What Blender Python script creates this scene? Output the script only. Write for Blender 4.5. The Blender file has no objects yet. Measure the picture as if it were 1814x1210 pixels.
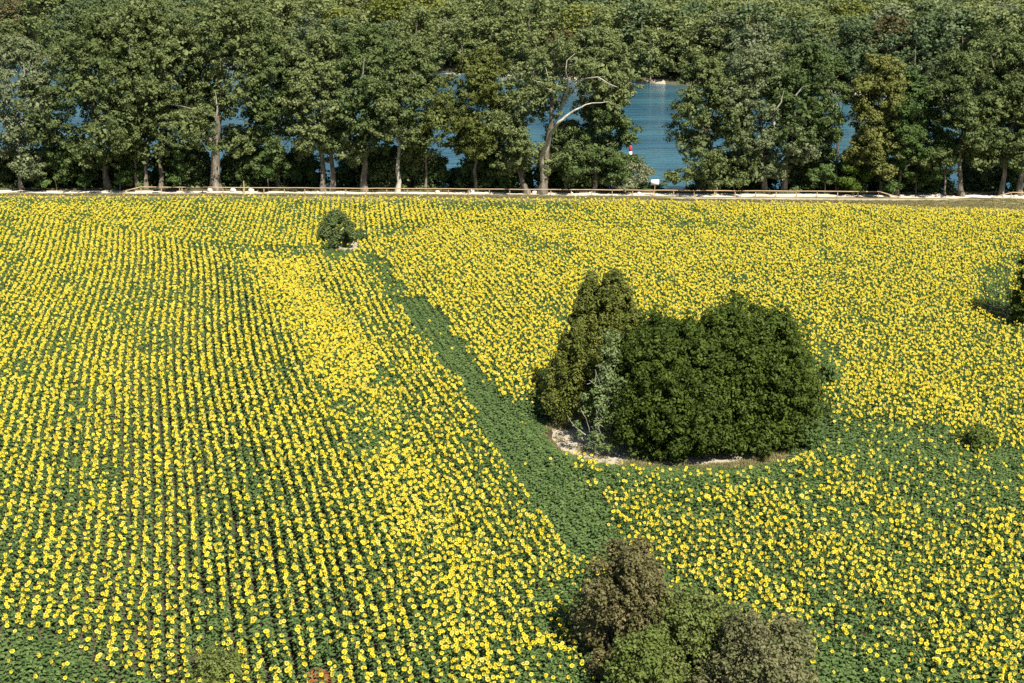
import bpy, math, random
import numpy as np
from mathutils import Vector

R = math.radians
scene = bpy.context.scene
COL = scene.collection

# ------------------------------------------------------------------ camera
CAM_H, FPX, PITCH = 36.8, 2200.0, math.atan(662 / 2200.0)
PW, PH = 1814.0, 1210.0
CP, SP = math.cos(PITCH), math.sin(PITCH)
cam_d = bpy.data.cameras.new('camera')
cam = bpy.data.objects.new('camera', cam_d)
COL.objects.link(cam)
cam.location = (0, 0, CAM_H)
cam.rotation_euler = (math.pi / 2 - PITCH, 0, 0)
cam_d.sensor_width = 36.0
cam_d.lens = FPX / PW * 36.0
cam_d.clip_start = 1.0
cam_d.clip_end = 9000.0
scene.camera = cam

# ------------------------------------------------------------------ light
SUN_EL, SUN_AZ = R(50), R(27)            # azimuth: to the right of straight behind the camera
sun_dir = Vector((math.sin(SUN_AZ) * math.cos(SUN_EL), -math.cos(SUN_AZ) * math.cos(SUN_EL), math.sin(SUN_EL)))
sd = bpy.data.lights.new('sun', 'SUN')
sd.energy = 5.0
sd.angle = R(0.53)
sd.color = (1.0, 0.93, 0.80)
sun = bpy.data.objects.new('sun', sd)
COL.objects.link(sun)
sun.rotation_euler = sun_dir.to_track_quat('Z', 'Y').to_euler()

world = bpy.data.worlds.new('World')
scene.world = world
world.use_nodes = True
wn = world.node_tree
bg = wn.nodes['Background']
sky = wn.nodes.new('ShaderNodeTexSky')
sky.sky_type = 'NISHITA'
sky.sun_disc = False
sky.sun_elevation = SUN_EL
sky.sun_rotation = math.atan2(sun_dir.x, sun_dir.y)
sky.air_density = 1.0
sky.dust_density = 0.6
sky.ozone_density = 1.5
wn.links.new(sky.outputs[0], bg.inputs[0])
bg.inputs[1].default_value = 0.062

scene.view_settings.view_transform = 'Standard'
scene.view_settings.look = 'None'
scene.view_settings.exposure = 0.93
scene.view_settings.gamma = 1.0
scene.view_settings.use_curve_mapping = False
scene.cycles.use_denoising = False
scene.cycles.max_bounces = 6
scene.cycles.transparent_max_bounces = 8
scene.cycles.caustics_reflective = False
scene.cycles.caustics_refractive = False

# ------------------------------------------------------------------ pixel <-> place
def ray(px, py):
    u, v = px - PW / 2, py - PH / 2
    return np.array([u, FPX * CP - v * SP, -(FPX * SP + v * CP)])

def gp(px, py, z=0.0):
    """the point of the level plane z that the photo shows at this pixel"""
    d = ray(px, py)
    t = (z - CAM_H) / d[2]
    return np.array([d[0] * t, d[1] * t, z])

def at_depth(px, py, Y):
    """the point at ground distance Y that the photo shows at this pixel"""
    d = ray(px, py)
    t = Y / d[1]
    return np.array([d[0] * t, Y, CAM_H + d[2] * t])

def mpp(Y, z=0.0):
    return (Y * CP + (CAM_H - z) * SP) / FPX

def proj(X, Y, Z):
    dz = Z - CAM_H
    w = Y * CP - dz * SP
    return PW / 2 + FPX * X / w, PH / 2 + FPX * (-(Y * SP + dz * CP)) / w

def pip(px, py, poly):
    inside = np.zeros(px.shape, bool)
    n = len(poly)
    for i in range(n):
        x0, y0 = poly[i]
        x1, y1 = poly[(i + 1) % n]
        if y0 == y1:
            continue
        c = ((y0 > py) != (y1 > py)) & (px < (x1 - x0) * (py - y0) / (y1 - y0) + x0)
        inside ^= c
    return inside

def vnoise(x, y, seed=0):
    r = np.random.RandomState(seed)
    T = r.rand(256, 256)
    xi, yi = np.floor(x).astype(int), np.floor(y).astype(int)
    fx, fy = x - xi, y - yi
    fx = fx * fx * (3 - 2 * fx)
    fy = fy * fy * (3 - 2 * fy)
    g = lambda a, b: T[a % 256, b % 256]
    return (g(xi, yi) * (1 - fx) + g(xi + 1, yi) * fx) * (1 - fy) + (g(xi, yi + 1) * (1 - fx) + g(xi + 1, yi + 1) * fx) * fy

# ------------------------------------------------------------------ materials
def new_mat(name):
    m = bpy.data.materials.new(name)
    m.use_nodes = True
    nt = m.node_tree
    return m, nt, nt.nodes['Principled BSDF'], nt.nodes['Material Output']

def N(nt, t, **kw):
    n = nt.nodes.new(t)
    for k, v in kw.items():
        setattr(n, k, v)
    return n

def ramp(nt, fac, stops):
    n = N(nt, 'ShaderNodeValToRGB')
    e = n.color_ramp.elements
    while len(e) < len(stops):
        e.new(0.5)
    for i, (p, c) in enumerate(stops):
        e[i].position = p
        e[i].color = (*c, 1)
    nt.links.new(fac, n.inputs[0])
    return n.outputs[0]

def leaf_mat(name, a, b, c, transl=0.22, rough=0.55, obj_var=0.35, spec=0.1):
    """leaf: colour runs a-b-c over the leaf's own random value, shifted a little per plant"""
    m, nt, p, out = new_mat(name)
    at = N(nt, 'ShaderNodeAttribute', attribute_name='lv')
    oi = N(nt, 'ShaderNodeObjectInfo')
    mix = N(nt, 'ShaderNodeMath', operation='MULTIPLY_ADD')
    nt.links.new(oi.outputs['Random'], mix.inputs[0])
    mix.inputs[1].default_value = obj_var
    sc = N(nt, 'ShaderNodeMath', operation='MULTIPLY')
    nt.links.new(at.outputs['Fac'], sc.inputs[0])
    sc.inputs[1].default_value = 1 - obj_var
    nt.links.new(sc.outputs[0], mix.inputs[2])
    col = ramp(nt, mix.outputs[0], [(0.05, a), (0.5, b), (0.95, c)])
    nt.links.new(col, p.inputs['Base Color'])
    p.inputs['Roughness'].default_value = rough
    p.inputs['Specular IOR Level'].default_value = spec
    tr = N(nt, 'ShaderNodeBsdfTranslucent')
    hs = N(nt, 'ShaderNodeHueSaturation')
    hs.inputs['Value'].default_value = 1.3
    hs.inputs['Saturation'].default_value = 1.1
    nt.links.new(col, hs.inputs['Color'])
    nt.links.new(hs.outputs[0], tr.inputs[0])
    ms = N(nt, 'ShaderNodeMixShader')
    ms.inputs[0].default_value = transl
    nt.links.new(p.outputs[0], ms.inputs[1])
    nt.links.new(tr.outputs[0], ms.inputs[2])
    nt.links.new(ms.outputs[0], out.inputs[0])
    return m

def noise_mat(name, stops, scale=1.0, rough=0.9, detail=6, bump=0.0, scale2=None, coord='Object', stretch=None, spec=0.2):
    m, nt, p, out = new_mat(name)
    tc = N(nt, 'ShaderNodeTexCoord')
    vec = tc.outputs[coord]
    if stretch:
        mp = N(nt, 'ShaderNodeMapping')
        mp.inputs['Scale'].default_value = stretch
        nt.links.new(vec, mp.inputs[0])
        vec = mp.outputs[0]
    n = N(nt, 'ShaderNodeTexNoise')
    n.inputs['Scale'].default_value = scale
    n.inputs['Detail'].default_value = detail
    n.inputs['Roughness'].default_value = 0.65
    nt.links.new(vec, n.inputs['Vector'])
    fac = n.outputs[0]
    if scale2:
        n2 = N(nt, 'ShaderNodeTexNoise')
        n2.inputs['Scale'].default_value = scale2
        n2.inputs['Detail'].default_value = 4
        nt.links.new(vec, n2.inputs['Vector'])
        mx = N(nt, 'ShaderNodeMix')
        mx.inputs[0].default_value = 0.5
        nt.links.new(n.outputs[0], mx.inputs[2])
        nt.links.new(n2.outputs[0], mx.inputs[3])
        fac = mx.outputs[0]
    nt.links.new(ramp(nt, fac, stops), p.inputs['Base Color'])
    p.inputs['Roughness'].default_value = rough
    p.inputs['Specular IOR Level'].default_value = spec
    if bump:
        b = N(nt, 'ShaderNodeBump')
        b.inputs['Strength'].default_value = bump
        b.inputs['Distance'].default_value = 0.1
        nt.links.new(n.outputs[0], b.inputs['Height'])
        nt.links.new(b.outputs[0], p.inputs['Normal'])
    return m

M = {}
M['poplar'] = leaf_mat('poplar_leaf', (0.068, 0.096, 0.033), (0.126, 0.16, 0.057), (0.21, 0.238, 0.102))
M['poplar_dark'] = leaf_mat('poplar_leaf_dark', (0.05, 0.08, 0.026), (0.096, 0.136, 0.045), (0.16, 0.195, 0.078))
M['silver'] = leaf_mat('silver_leaf', (0.085, 0.11, 0.05), (0.15, 0.175, 0.088), (0.25, 0.265, 0.16))
M['fresh'] = leaf_mat('fresh_leaf', (0.06, 0.10, 0.016), (0.105, 0.16, 0.026), (0.16, 0.21, 0.05), transl=0.3)
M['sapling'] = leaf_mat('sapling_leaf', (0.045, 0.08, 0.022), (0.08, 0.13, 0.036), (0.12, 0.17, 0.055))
M['bush'] = leaf_mat('bush_leaf', (0.027, 0.044, 0.008), (0.066, 0.098, 0.016), (0.14, 0.17, 0.036), transl=0.15)
M['conifer'] = leaf_mat('conifer_leaf', (0.064, 0.08, 0.014), (0.115, 0.134, 0.028), (0.19, 0.19, 0.055), transl=0.15)
M['climber'] = leaf_mat('climber_leaf', (0.075, 0.115, 0.04), (0.14, 0.19, 0.07), (0.22, 0.27, 0.12))
M['scrub_brown'] = leaf_mat('scrub_leaf_brown', (0.065, 0.08, 0.022), (0.135, 0.125, 0.05), (0.25, 0.205, 0.115))
M['scrub_green'] = leaf_mat('scrub_leaf_green', (0.065, 0.105, 0.02), (0.115, 0.155, 0.036), (0.19, 0.21, 0.07))
M['scrub_grey'] = leaf_mat('scrub_leaf_grey', (0.07, 0.095, 0.03), (0.145, 0.15, 0.065), (0.26, 0.23, 0.135))
M['rust'] = leaf_mat('rust_leaf', (0.12, 0.05, 0.02), (0.25, 0.09, 0.035), (0.34, 0.16, 0.07))
M['wood1'] = leaf_mat('wood_leaf_mid', (0.09, 0.118, 0.042), (0.155, 0.188, 0.066), (0.225, 0.25, 0.105))
M['wood2'] = leaf_mat('wood_leaf_dark', (0.062, 0.092, 0.042), (0.105, 0.145, 0.063), (0.155, 0.19, 0.092))
M['wood3'] = leaf_mat('wood_leaf_yellow', (0.1, 0.12, 0.024), (0.165, 0.185, 0.04), (0.23, 0.24, 0.07))
M['wood4'] = leaf_mat('wood_leaf_brown', (0.07, 0.07, 0.03), (0.12, 0.105, 0.045), (0.17, 0.15, 0.075))
M['white_poplar'] = leaf_mat('white_poplar_leaf', (0.082, 0.11, 0.048), (0.144, 0.176, 0.082), (0.245, 0.268, 0.15))
M['warm'] = leaf_mat('warm_leaf', (0.068, 0.088, 0.022), (0.13, 0.148, 0.038), (0.2, 0.2, 0.066))
M['grass'] = leaf_mat('dry_grass', (0.10, 0.13, 0.045), (0.22, 0.2, 0.09), (0.38, 0.32, 0.17))
M['sun_leaf'] = leaf_mat('sunflower_leaf', (0.05, 0.092, 0.03), (0.105, 0.165, 0.052), (0.175, 0.245, 0.08), transl=0.25, rough=0.45, obj_var=0.5, spec=0.15)
M['bark'] = noise_mat('pale_bark', [(0.3, (0.05, 0.042, 0.03)), (0.52, (0.15, 0.13, 0.10)), (0.75, (0.34, 0.31, 0.25))], 2.2, 0.85, bump=0.6, stretch=(1, 1, 0.25))
M['bark_white'] = noise_mat('white_bark', [(0.25, (0.16, 0.14, 0.11)), (0.5, (0.40, 0.37, 0.31)), (0.75, (0.62, 0.59, 0.52))], 2.0, 0.8, bump=0.4, stretch=(1, 1, 0.3))
M['bark_dark'] = noise_mat('dark_bark', [(0.3, (0.045, 0.036, 0.026)), (0.7, (0.16, 0.13, 0.095))], 2.5, 0.9, bump=0.6, stretch=(1, 1, 0.25))
M['soil'] = noise_mat('field_soil', [(0.3, (0.035, 0.028, 0.018)), (0.5, (0.062, 0.05, 0.032)), (0.7, (0.10, 0.08, 0.052))], 0.9, 0.95, scale2=0.06, bump=0.5)
M['bank'] = noise_mat('bank_earth', [(0.3, (0.05, 0.055, 0.025)), (0.5, (0.09, 0.085, 0.045)), (0.7, (0.16, 0.14, 0.09))], 0.5, 0.95, scale2=0.05)
M['sand'] = noise_mat('pale_sand', [(0.25, (0.28, 0.24, 0.17)), (0.5, (0.42, 0.37, 0.28)), (0.75, (0.54, 0.49, 0.40))], 0.8, 0.95, scale2=0.12, bump=0.3)
M['gravel'] = noise_mat('path_gravel', [(0.25, (0.46, 0.40, 0.31)), (0.5, (0.64, 0.58, 0.48)), (0.75, (0.74, 0.69, 0.61))], 1.2, 0.95, scale2=0.1, bump=0.3)
M['stone'] = noise_mat('pale_stone', [(0.3, (0.42, 0.40, 0.35)), (0.7, (0.74, 0.72, 0.66))], 3.0, 0.85, bump=0.5)
M['fence'] = noise_mat('fence_wood', [(0.3, (0.30, 0.20, 0.11)), (0.7, (0.52, 0.38, 0.24))], 3.0, 0.8, stretch=(0.3, 3, 3))
M['stem'] = noise_mat('sunflower_stem', [(0.3, (0.07, 0.13, 0.035)), (0.7, (0.14, 0.2, 0.06))], 4.0, 0.7)
M['white_paint'] = noise_mat('white_paint', [(0.3, (0.72, 0.72, 0.71)), (0.7, (0.82, 0.82, 0.81))], 2.0, 0.5)
M['red_paint'] = noise_mat('red_paint', [(0.3, (0.42, 0.025, 0.03)), (0.7, (0.55, 0.045, 0.045))], 2.0, 0.45)
M['steel'] = noise_mat('dull_steel', [(0.3, (0.12, 0.12, 0.12)), (0.7, (0.22, 0.22, 0.22))], 4.0, 0.5)

def petal_mat():
    m, nt, p, out = new_mat('sunflower_petal')
    oi = N(nt, 'ShaderNodeObjectInfo')
    col = ramp(nt, oi.outputs['Random'], [(0.0, (0.70, 0.54, 0.02)), (0.25, (0.76, 0.64, 0.035)), (0.8, (0.79, 0.69, 0.05)), (1.0, (0.78, 0.71, 0.16))])
    nt.links.new(col, p.inputs['Base Color'])
    p.inputs['Roughness'].default_value = 0.6
    p.inputs['Specular IOR Level'].default_value = 0.15
    tr = N(nt, 'ShaderNodeBsdfTranslucent')
    nt.links.new(col, tr.inputs[0])
    ms = N(nt, 'ShaderNodeMixShader')
    ms.inputs[0].default_value = 0.3
    nt.links.new(p.outputs[0], ms.inputs[1])
    nt.links.new(tr.outputs[0], ms.inputs[2])
    nt.links.new(ms.outputs[0], out.inputs[0])
    return m
M['petal'] = petal_mat()
M['disc'] = noise_mat('sunflower_disc', [(0.3, (0.13, 0.09, 0.015)), (0.55, (0.27, 0.20, 0.03)), (0.75, (0.42, 0.34, 0.05))], 25.0, 0.8)

def water_mat():
    m, nt, p, out = new_mat('river_water')
    tc = N(nt, 'ShaderNodeTexCoord')
    mp = N(nt, 'ShaderNodeMapping')
    mp.inputs['Scale'].default_value = (0.28, 1.0, 1.0)
    mp.inputs['Rotation'].default_value = (0, 0, R(8))
    nt.links.new(tc.outputs['Object'], mp.inputs[0])
    n1 = N(nt, 'ShaderNodeTexNoise')
    n1.inputs['Scale'].default_value = 0.22
    n1.inputs['Detail'].default_value = 5
    n1.inputs['Roughness'].default_value = 0.6
    nt.links.new(mp.outputs[0], n1.inputs['Vector'])
    b = N(nt, 'ShaderNodeBump')
    b.inputs['Strength'].default_value = 0.8
    b.inputs['Distance'].default_value = 1.3
    nt.links.new(n1.outputs[0], b.inputs['Height'])
    nt.links.new(b.outputs[0], p.inputs['Normal'])
    n2 = N(nt, 'ShaderNodeTexNoise')
    n2.inputs['Scale'].default_value = 0.05
    n2.inputs['Detail'].default_value = 5
    nt.links.new(mp.outputs[0], n2.inputs['Vector'])
    nt.links.new(ramp(nt, n2.outputs[0], [(0.35, (0.018, 0.072, 0.115)), (0.65, (0.045, 0.135, 0.17))]), p.inputs['Base Color'])
    p.inputs['Roughness'].default_value = 0.12
    p.inputs['IOR'].default_value = 1.33
    return m
M['water'] = water_mat()

# ------------------------------------------------------------------ mesh helpers
class MB:
    """collects vertices and polygons (with a material slot each) for one mesh"""
    def __init__(s):
        s.v, s.f, s.mi, s.lv, s.n = [], [], [], [], 0
    def add(s, v, f, mi=0, lv=None):
        v = np.asarray(v, float).reshape(-1, 3)
        f = np.asarray(f, int)
        s.v.append(v)
        s.f.append(f + s.n)
        s.mi.append(np.full(len(f), mi))
        s.lv.append(np.full(len(f), 0.5) if lv is None else np.asarray(lv))
        s.n += len(v)
    def mesh(s, name, mats, smooth=False):
        me = bpy.data.meshes.new(name)
        v = np.concatenate(s.v)
        counts = np.concatenate([np.full(len(f), f.shape[1]) for f in s.f])
        loops = np.concatenate([f.ravel() for f in s.f])
        me.vertices.add(len(v))
        me.vertices.foreach_set('co', v.astype(np.float32).ravel())
        me.loops.add(len(loops))
        me.loops.foreach_set('vertex_index', loops.astype(np.int32))
        me.polygons.add(len(counts))
        st = np.concatenate([[0], np.cumsum(counts)[:-1]])
        me.polygons.foreach_set('loop_start', st.astype(np.int32))
        me.polygons.foreach_set('loop_total', counts.astype(np.int32))
        me.polygons.foreach_set('material_index', np.concatenate(s.mi).astype(np.int32))
        if smooth:
            me.polygons.foreach_set('use_smooth', np.ones(len(counts), bool))
        a = me.attributes.new('lv', 'FLOAT', 'FACE')
        a.data.foreach_set('value', np.concatenate(s.lv).astype(np.float32))
        for m in mats:
            me.materials.append(m)
        me.update(calc_edges=True)
        return me

def obj(name, me, parent=None, loc=(0, 0, 0), link=True):
    o = bpy.data.objects.new(name, me)
    if link:
        COL.objects.link(o)
    o.location = loc
    o.parent = parent
    return o

def tag(o, label=None, cat=None, group=None, kind=None):
    for k, v in (('label', label), ('category', cat), ('group', group), ('kind', kind)):
        if v:
            o[k] = v
    return o

def tube(mb, pts, rad, sides=7, mi=0, cap=True):
    pts = np.asarray(pts, float)
    rad = np.asarray(rad, float)
    n = len(pts)
    tan = np.gradient(pts, axis=0)
    tan /= np.linalg.norm(tan, axis=1)[:, None] + 1e-9
    ref = np.array([0, 1.0, 0]) if abs(tan[:, 1]).mean() < 0.8 else np.array([1.0, 0, 0])
    a = np.cross(tan, ref)
    a /= np.linalg.norm(a, axis=1)[:, None] + 1e-9
    b = np.cross(tan, a)
    ang = np.arange(sides) / sides * 2 * math.pi
    V = pts[:, None] + rad[:, None, None] * (np.cos(ang)[None, :, None] * a[:, None] + np.sin(ang)[None, :, None] * b[:, None])
    V = V.reshape(-1, 3)
    F = []
    for i in range(n - 1):
        for j in range(sides):
            k = (j + 1) % sides
            F.append((i * sides + j, i * sides + k, (i + 1) * sides + k, (i + 1) * sides + j))
    mb.add(V, F, mi)
    if cap:
        mb.add(V[-sides:], [list(range(sides))], mi)
        mb.add(V[:sides], [list(range(sides))[::-1]], mi)

def boxm(mb, c, s, mi=0, bev=0.0):
    x, y, z = np.array(s) / 2.0
    if bev <= 0:
        v = np.array([(sx * x, sy * y, sz * z) for sz in (-1, 1) for sx, sy in ((-1, -1), (1, -1), (1, 1), (-1, 1))]) + np.array(c)
        f = [(3, 2, 1, 0), (4, 5, 6, 7), (0, 1, 5, 4), (1, 2, 6, 5), (2, 3, 7, 6), (3, 0, 4, 7)]
        mb.add(v, f, mi)

def cards(mb, P, nrm, L, W, rs, lv, mi=0):
    """one rhombic leaf per point, perpendicular to nrm, turned at random"""
    n = len(P)
    nrm = nrm / (np.linalg.norm(nrm, axis=1)[:, None] + 1e-9)
    t = rs.normal(size=(n, 3))
    a = np.cross(nrm, t)
    a /= np.linalg.norm(a, axis=1)[:, None] + 1e-9
    b = np.cross(nrm, a)
    L = np.broadcast_to(L, (n,))[:, None] * 0.5
    W = np.broadcast_to(W, (n,))[:, None] * 0.5
    bend = nrm * L * 0.25
    V = np.stack([P - a * L - bend, P + b * W, P + a * L - bend, P - b * W], 1).reshape(-1, 3)
    F = np.arange(n * 4).reshape(n, 4)
    mb.add(V, F, mi, lv)

def foliage(mb, C, Rad, per, size, rs, shell=0.45, flat=0.8, out_w=0.8, up=0.35, mi=0, clump_var=0.5, aspect=0.62):
    """leaves spread through ellipsoidal clumps at C with radii Rad"""
    n = len(C)
    idx = np.repeat(np.arange(n), per)
    d = rs.normal(size=(n * per, 3))
    d /= np.linalg.norm(d, axis=1)[:, None]
    r = shell + (1 - shell) * rs.rand(n * per) ** 0.6
    off = d * r[:, None] * Rad[idx][:, None]
    off[:, 2] *= flat
    P = C[idx] + off
    nrm = d * out_w + rs.normal(size=d.shape) * 0.38 + np.array([0, 0, up])
    cl = rs.rand(n)
    lv = np.clip(cl[idx] * clump_var + rs.rand(n * per) * (1 - clump_var), 0, 1)
    s = size * rs.uniform(0.6, 1.35, n * per)
    cards(mb, P, nrm, s, s * aspect, rs, lv, mi)

def wander(p0, p1, rs, n=7, amp=0.06):
    p0, p1 = np.asarray(p0, float), np.asarray(p1, float)
    L = np.linalg.norm(p1 - p0)
    t = np.linspace(0, 1, n)[:, None]
    w = np.cumsum(rs.normal(size=(n, 3)), 0)
    w -= w[0] + (w[-1] - w[0]) * t
    return p0 + (p1 - p0) * t + w * amp * L / math.sqrt(n)

# ------------------------------------------------------------------ terrain lines
_pl, _pr = gp(0, 336.5), gp(1814, 345.5)
def y_back(X):        # river side of the sandy path
    return _pl[1] + (X - _pl[0]) / (_pr[0] - _pl[0]) * (_pr[1] - _pl[1])
WATER_Z = -3.0
_sh = np.array([gp(x, y, WATER_Z)[:2] for x, y in ((-300, 92), (0, 101), (400, 113), (800, 129), (1148, 149), (1600, 169), (1814, 178), (2100, 192))])
def y_shore(X):
    s = np.interp(X, _sh[:, 0], _sh[:, 1])
    s = np.where(X < _sh[0, 0], _sh[0, 1] + (_sh[0, 0] - X) * 0.25, s)
    s = np.where(X > _sh[-1, 0], np.maximum(_sh[-1, 1] - (X - _sh[-1, 0]) * 0.2, 330), s)
    return s + 3 * np.sin(X * 0.045) + 2 * np.sin(X * 0.13 + 1)
def sstep(x):
    x = np.clip(x, 0, 1)
    return x * x * (3 - 2 * x)
def ground_z(X, Y):
    X, Y = np.asarray(X, float), np.asarray(Y, float)
    d = Y - (y_back(X) + 1.5)
    z = -5.5 * sstep(d / 26.0)
    e = Y - y_shore(X)
    z2 = -5.5 + 4.5 * sstep((e + 14) / 26.0)
    hill = 14.0 * sstep((e - 700) / 1500.0)
    z = np.where(e > -14, z2 + hill, z)
    return z

def sheet(name, xs, ys, zf, mat, kind='structure'):
    X, Y = np.meshgrid(xs, ys)
    Z = zf(X, Y)
    V = np.stack([X, Y, Z], -1).reshape(-1, 3)
    nx, ny = len(xs), len(ys)
    i = np.arange(nx * ny).reshape(ny, nx)
    F = np.stack([i[:-1, :-1], i[:-1, 1:], i[1:, 1:], i[1:, :-1]], -1).reshape(-1, 4)
    mb = MB()
    mb.add(V, F)
    o = obj(name, mb.mesh(name, [mat], True))
    return tag(o, kind=kind), V, F

xs = np.concatenate([np.arange(-2400, -300, 100), np.arange(-300, 300, 5), np.arange(300, 2401, 100)])
ys = np.concatenate([np.arange(-200, 190, 30), np.arange(190, 250, 2.0), np.arange(250, 330, 10), np.arange(330, 640, 4.0), np.arange(640, 1000, 40), np.arange(1000, 6001, 250)])
g, gV, gF = sheet('ground', xs, ys, ground_z, M['soil'])
g.data.materials.append(M['bank'])
g.data.materials.append(M['sand'])
fc = gV[gF].mean(1)
mi = np.where(fc[:, 1] > y_back(fc[:, 0]) + 1, 1, 0)
e = fc[:, 1] - y_shore(fc[:, 0])
mi = np.where((e > -5) & (e < 3.5) & (np.sin(fc[:, 0] * 0.06) + 0.6 * np.sin(fc[:, 0] * 0.19) > -0.6), 2, mi)
g.data.polygons.foreach_set('material_index', mi.astype(np.int32))
g.data.update()
tag(g, 'brown soil of the sunflower field and the river banks', None)

wmb = MB()
wmb.add([(-2400, 205, WATER_Z), (2400, 205, WATER_Z), (2400, 1300, WATER_Z), (-2400, 1300, WATER_Z)], [(0, 1, 2, 3)])
tag(obj('river', wmb.mesh('river', [M['water']])), 'wide blue river behind the poplars', None, None, 'structure')

def strip(name, top, bot, mat, z, label, n=70, rough=0.35, seed=3):
    """a path: between two lines given in the photo, laid on the ground"""
    rs = np.random.RandomState(seed)
    px = np.linspace(top[0][0], top[-1][0], n)
    ty = np.interp(px, [p[0] for p in top], [p[1] for p in top])
    by = np.interp(px, [p[0] for p in bot], [p[1] for p in bot])
    V = []
    for x, a, b in zip(px, ty, by):
        p, q = gp(x, a), gp(x, b)
        p[1] += rs.normal() * rough
        q[1] += rs.normal() * rough
        V += [(p[0], p[1], z), (q[0], q[1], z)]
    F = [(2 * i + 1, 2 * i + 3, 2 * i + 2, 2 * i) for i in range(n - 1)]
    mb = MB()
    mb.add(V, F)
    return tag(obj(name, mb.mesh(name, [mat])), label, None, None, 'structure')

strip('path', [(-250, 335.5), (0, 337), (700, 340.3), (1200, 342.6), (1814, 346), (2100, 347.5)],
      [(-250, 341), (0, 341.8), (450, 343), (900, 345.2), (1200, 348), (1600, 350.5), (1814, 351.5), (2100, 353)], M['gravel'], 0.02, 'pale gravel path under the wooden fence', seed=5)
strip('track', [(1140, 350.3), (1300, 351), (1520, 352.3), (1680, 353.3)], [(1140, 352.3), (1300, 354), (1520, 355.5), (1680, 354.5)], M['sand'], 0.024, 'pale sandy track along the field edge', n=30, rough=0.15, seed=6)
strip('track', [(-250, 342.6), (0, 342.8), (250, 343.1), (480, 343.6)], [(-250, 344.4), (0, 344.6), (250, 345), (480, 344.8)], M['sand'], 0.028, 'pale sandy track along the field edge', n=30, rough=0.15, seed=7)
strip('track', [(870, 346.8), (950, 346.8), (1010, 347.6)], [(870, 349.8), (950, 350), (1010, 349)], M['sand'], 0.032, 'pale sandy patch at the field edge', n=14, rough=0.15, seed=8)

M['verge'] = noise_mat('verge_turf', [(0.3, (0.09, 0.10, 0.04)), (0.5, (0.2, 0.17, 0.085)), (0.7, (0.34, 0.28, 0.17))], 0.35, 0.95, scale2=0.05)
strip('verge', [(-250, 341), (0, 341.8), (450, 343), (900, 345.2), (1200, 348), (1600, 350.5), (1814, 351.5), (2100, 353)], [(-250, 354), (900, 360), (1300, 366), (1650, 378), (2100, 384)], M['verge'], 0.009, 'dry grass verge between the path and the crop', seed=12)

# clearing round the clump of trees
CC, CR = np.array([13.6, 97.6]), 10.6
rs = np.random.RandomState(1)
ang = np.linspace(0, 2 * math.pi, 49)[:-1]
rr = CR * (1 + 0.05 * np.sin(3 * ang + 1) + 0.03 * rs.normal(size=48) + 0.10 * np.exp(-((ang - R(212)) / 0.45) ** 2) + 0.06 * np.exp(-((ang - R(318)) / 0.35) ** 2) - 0.11 * np.exp(-((ang - R(268)) / 0.42) ** 2))
V = [(CC[0], CC[1], 0.012)] + [(CC[0] + r * math.cos(a), CC[1] + r * math.sin(a), 0.012) for r, a in zip(rr, ang)]
mb = MB()
mb.add(V, [(0, i + 1, (i + 1) % 48 + 1) for i in range(48)])
tag(obj('sandy_clearing', mb.mesh('sandy_clearing', [M['sand']])), 'pale sandy ring of ground round the clump of bushes', None, None, 'structure')
SB = gp(618, 438)
mb = MB()
V = [(SB[0], SB[1], 0.012)] + [(SB[0] + 2.4 * math.cos(a) * (1 + 0.15 * math.sin(3 * a)), SB[1] + 3.2 * math.sin(a), 0.012) for a in ang]
mb.add(V, [(0, i + 1, (i + 1) % 48 + 1) for i in range(48)])
tag(obj('sandy_patch', mb.mesh('sandy_patch', [M['sand']])), 'pale sandy patch beside the small dark tree', None, None, 'structure')

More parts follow.
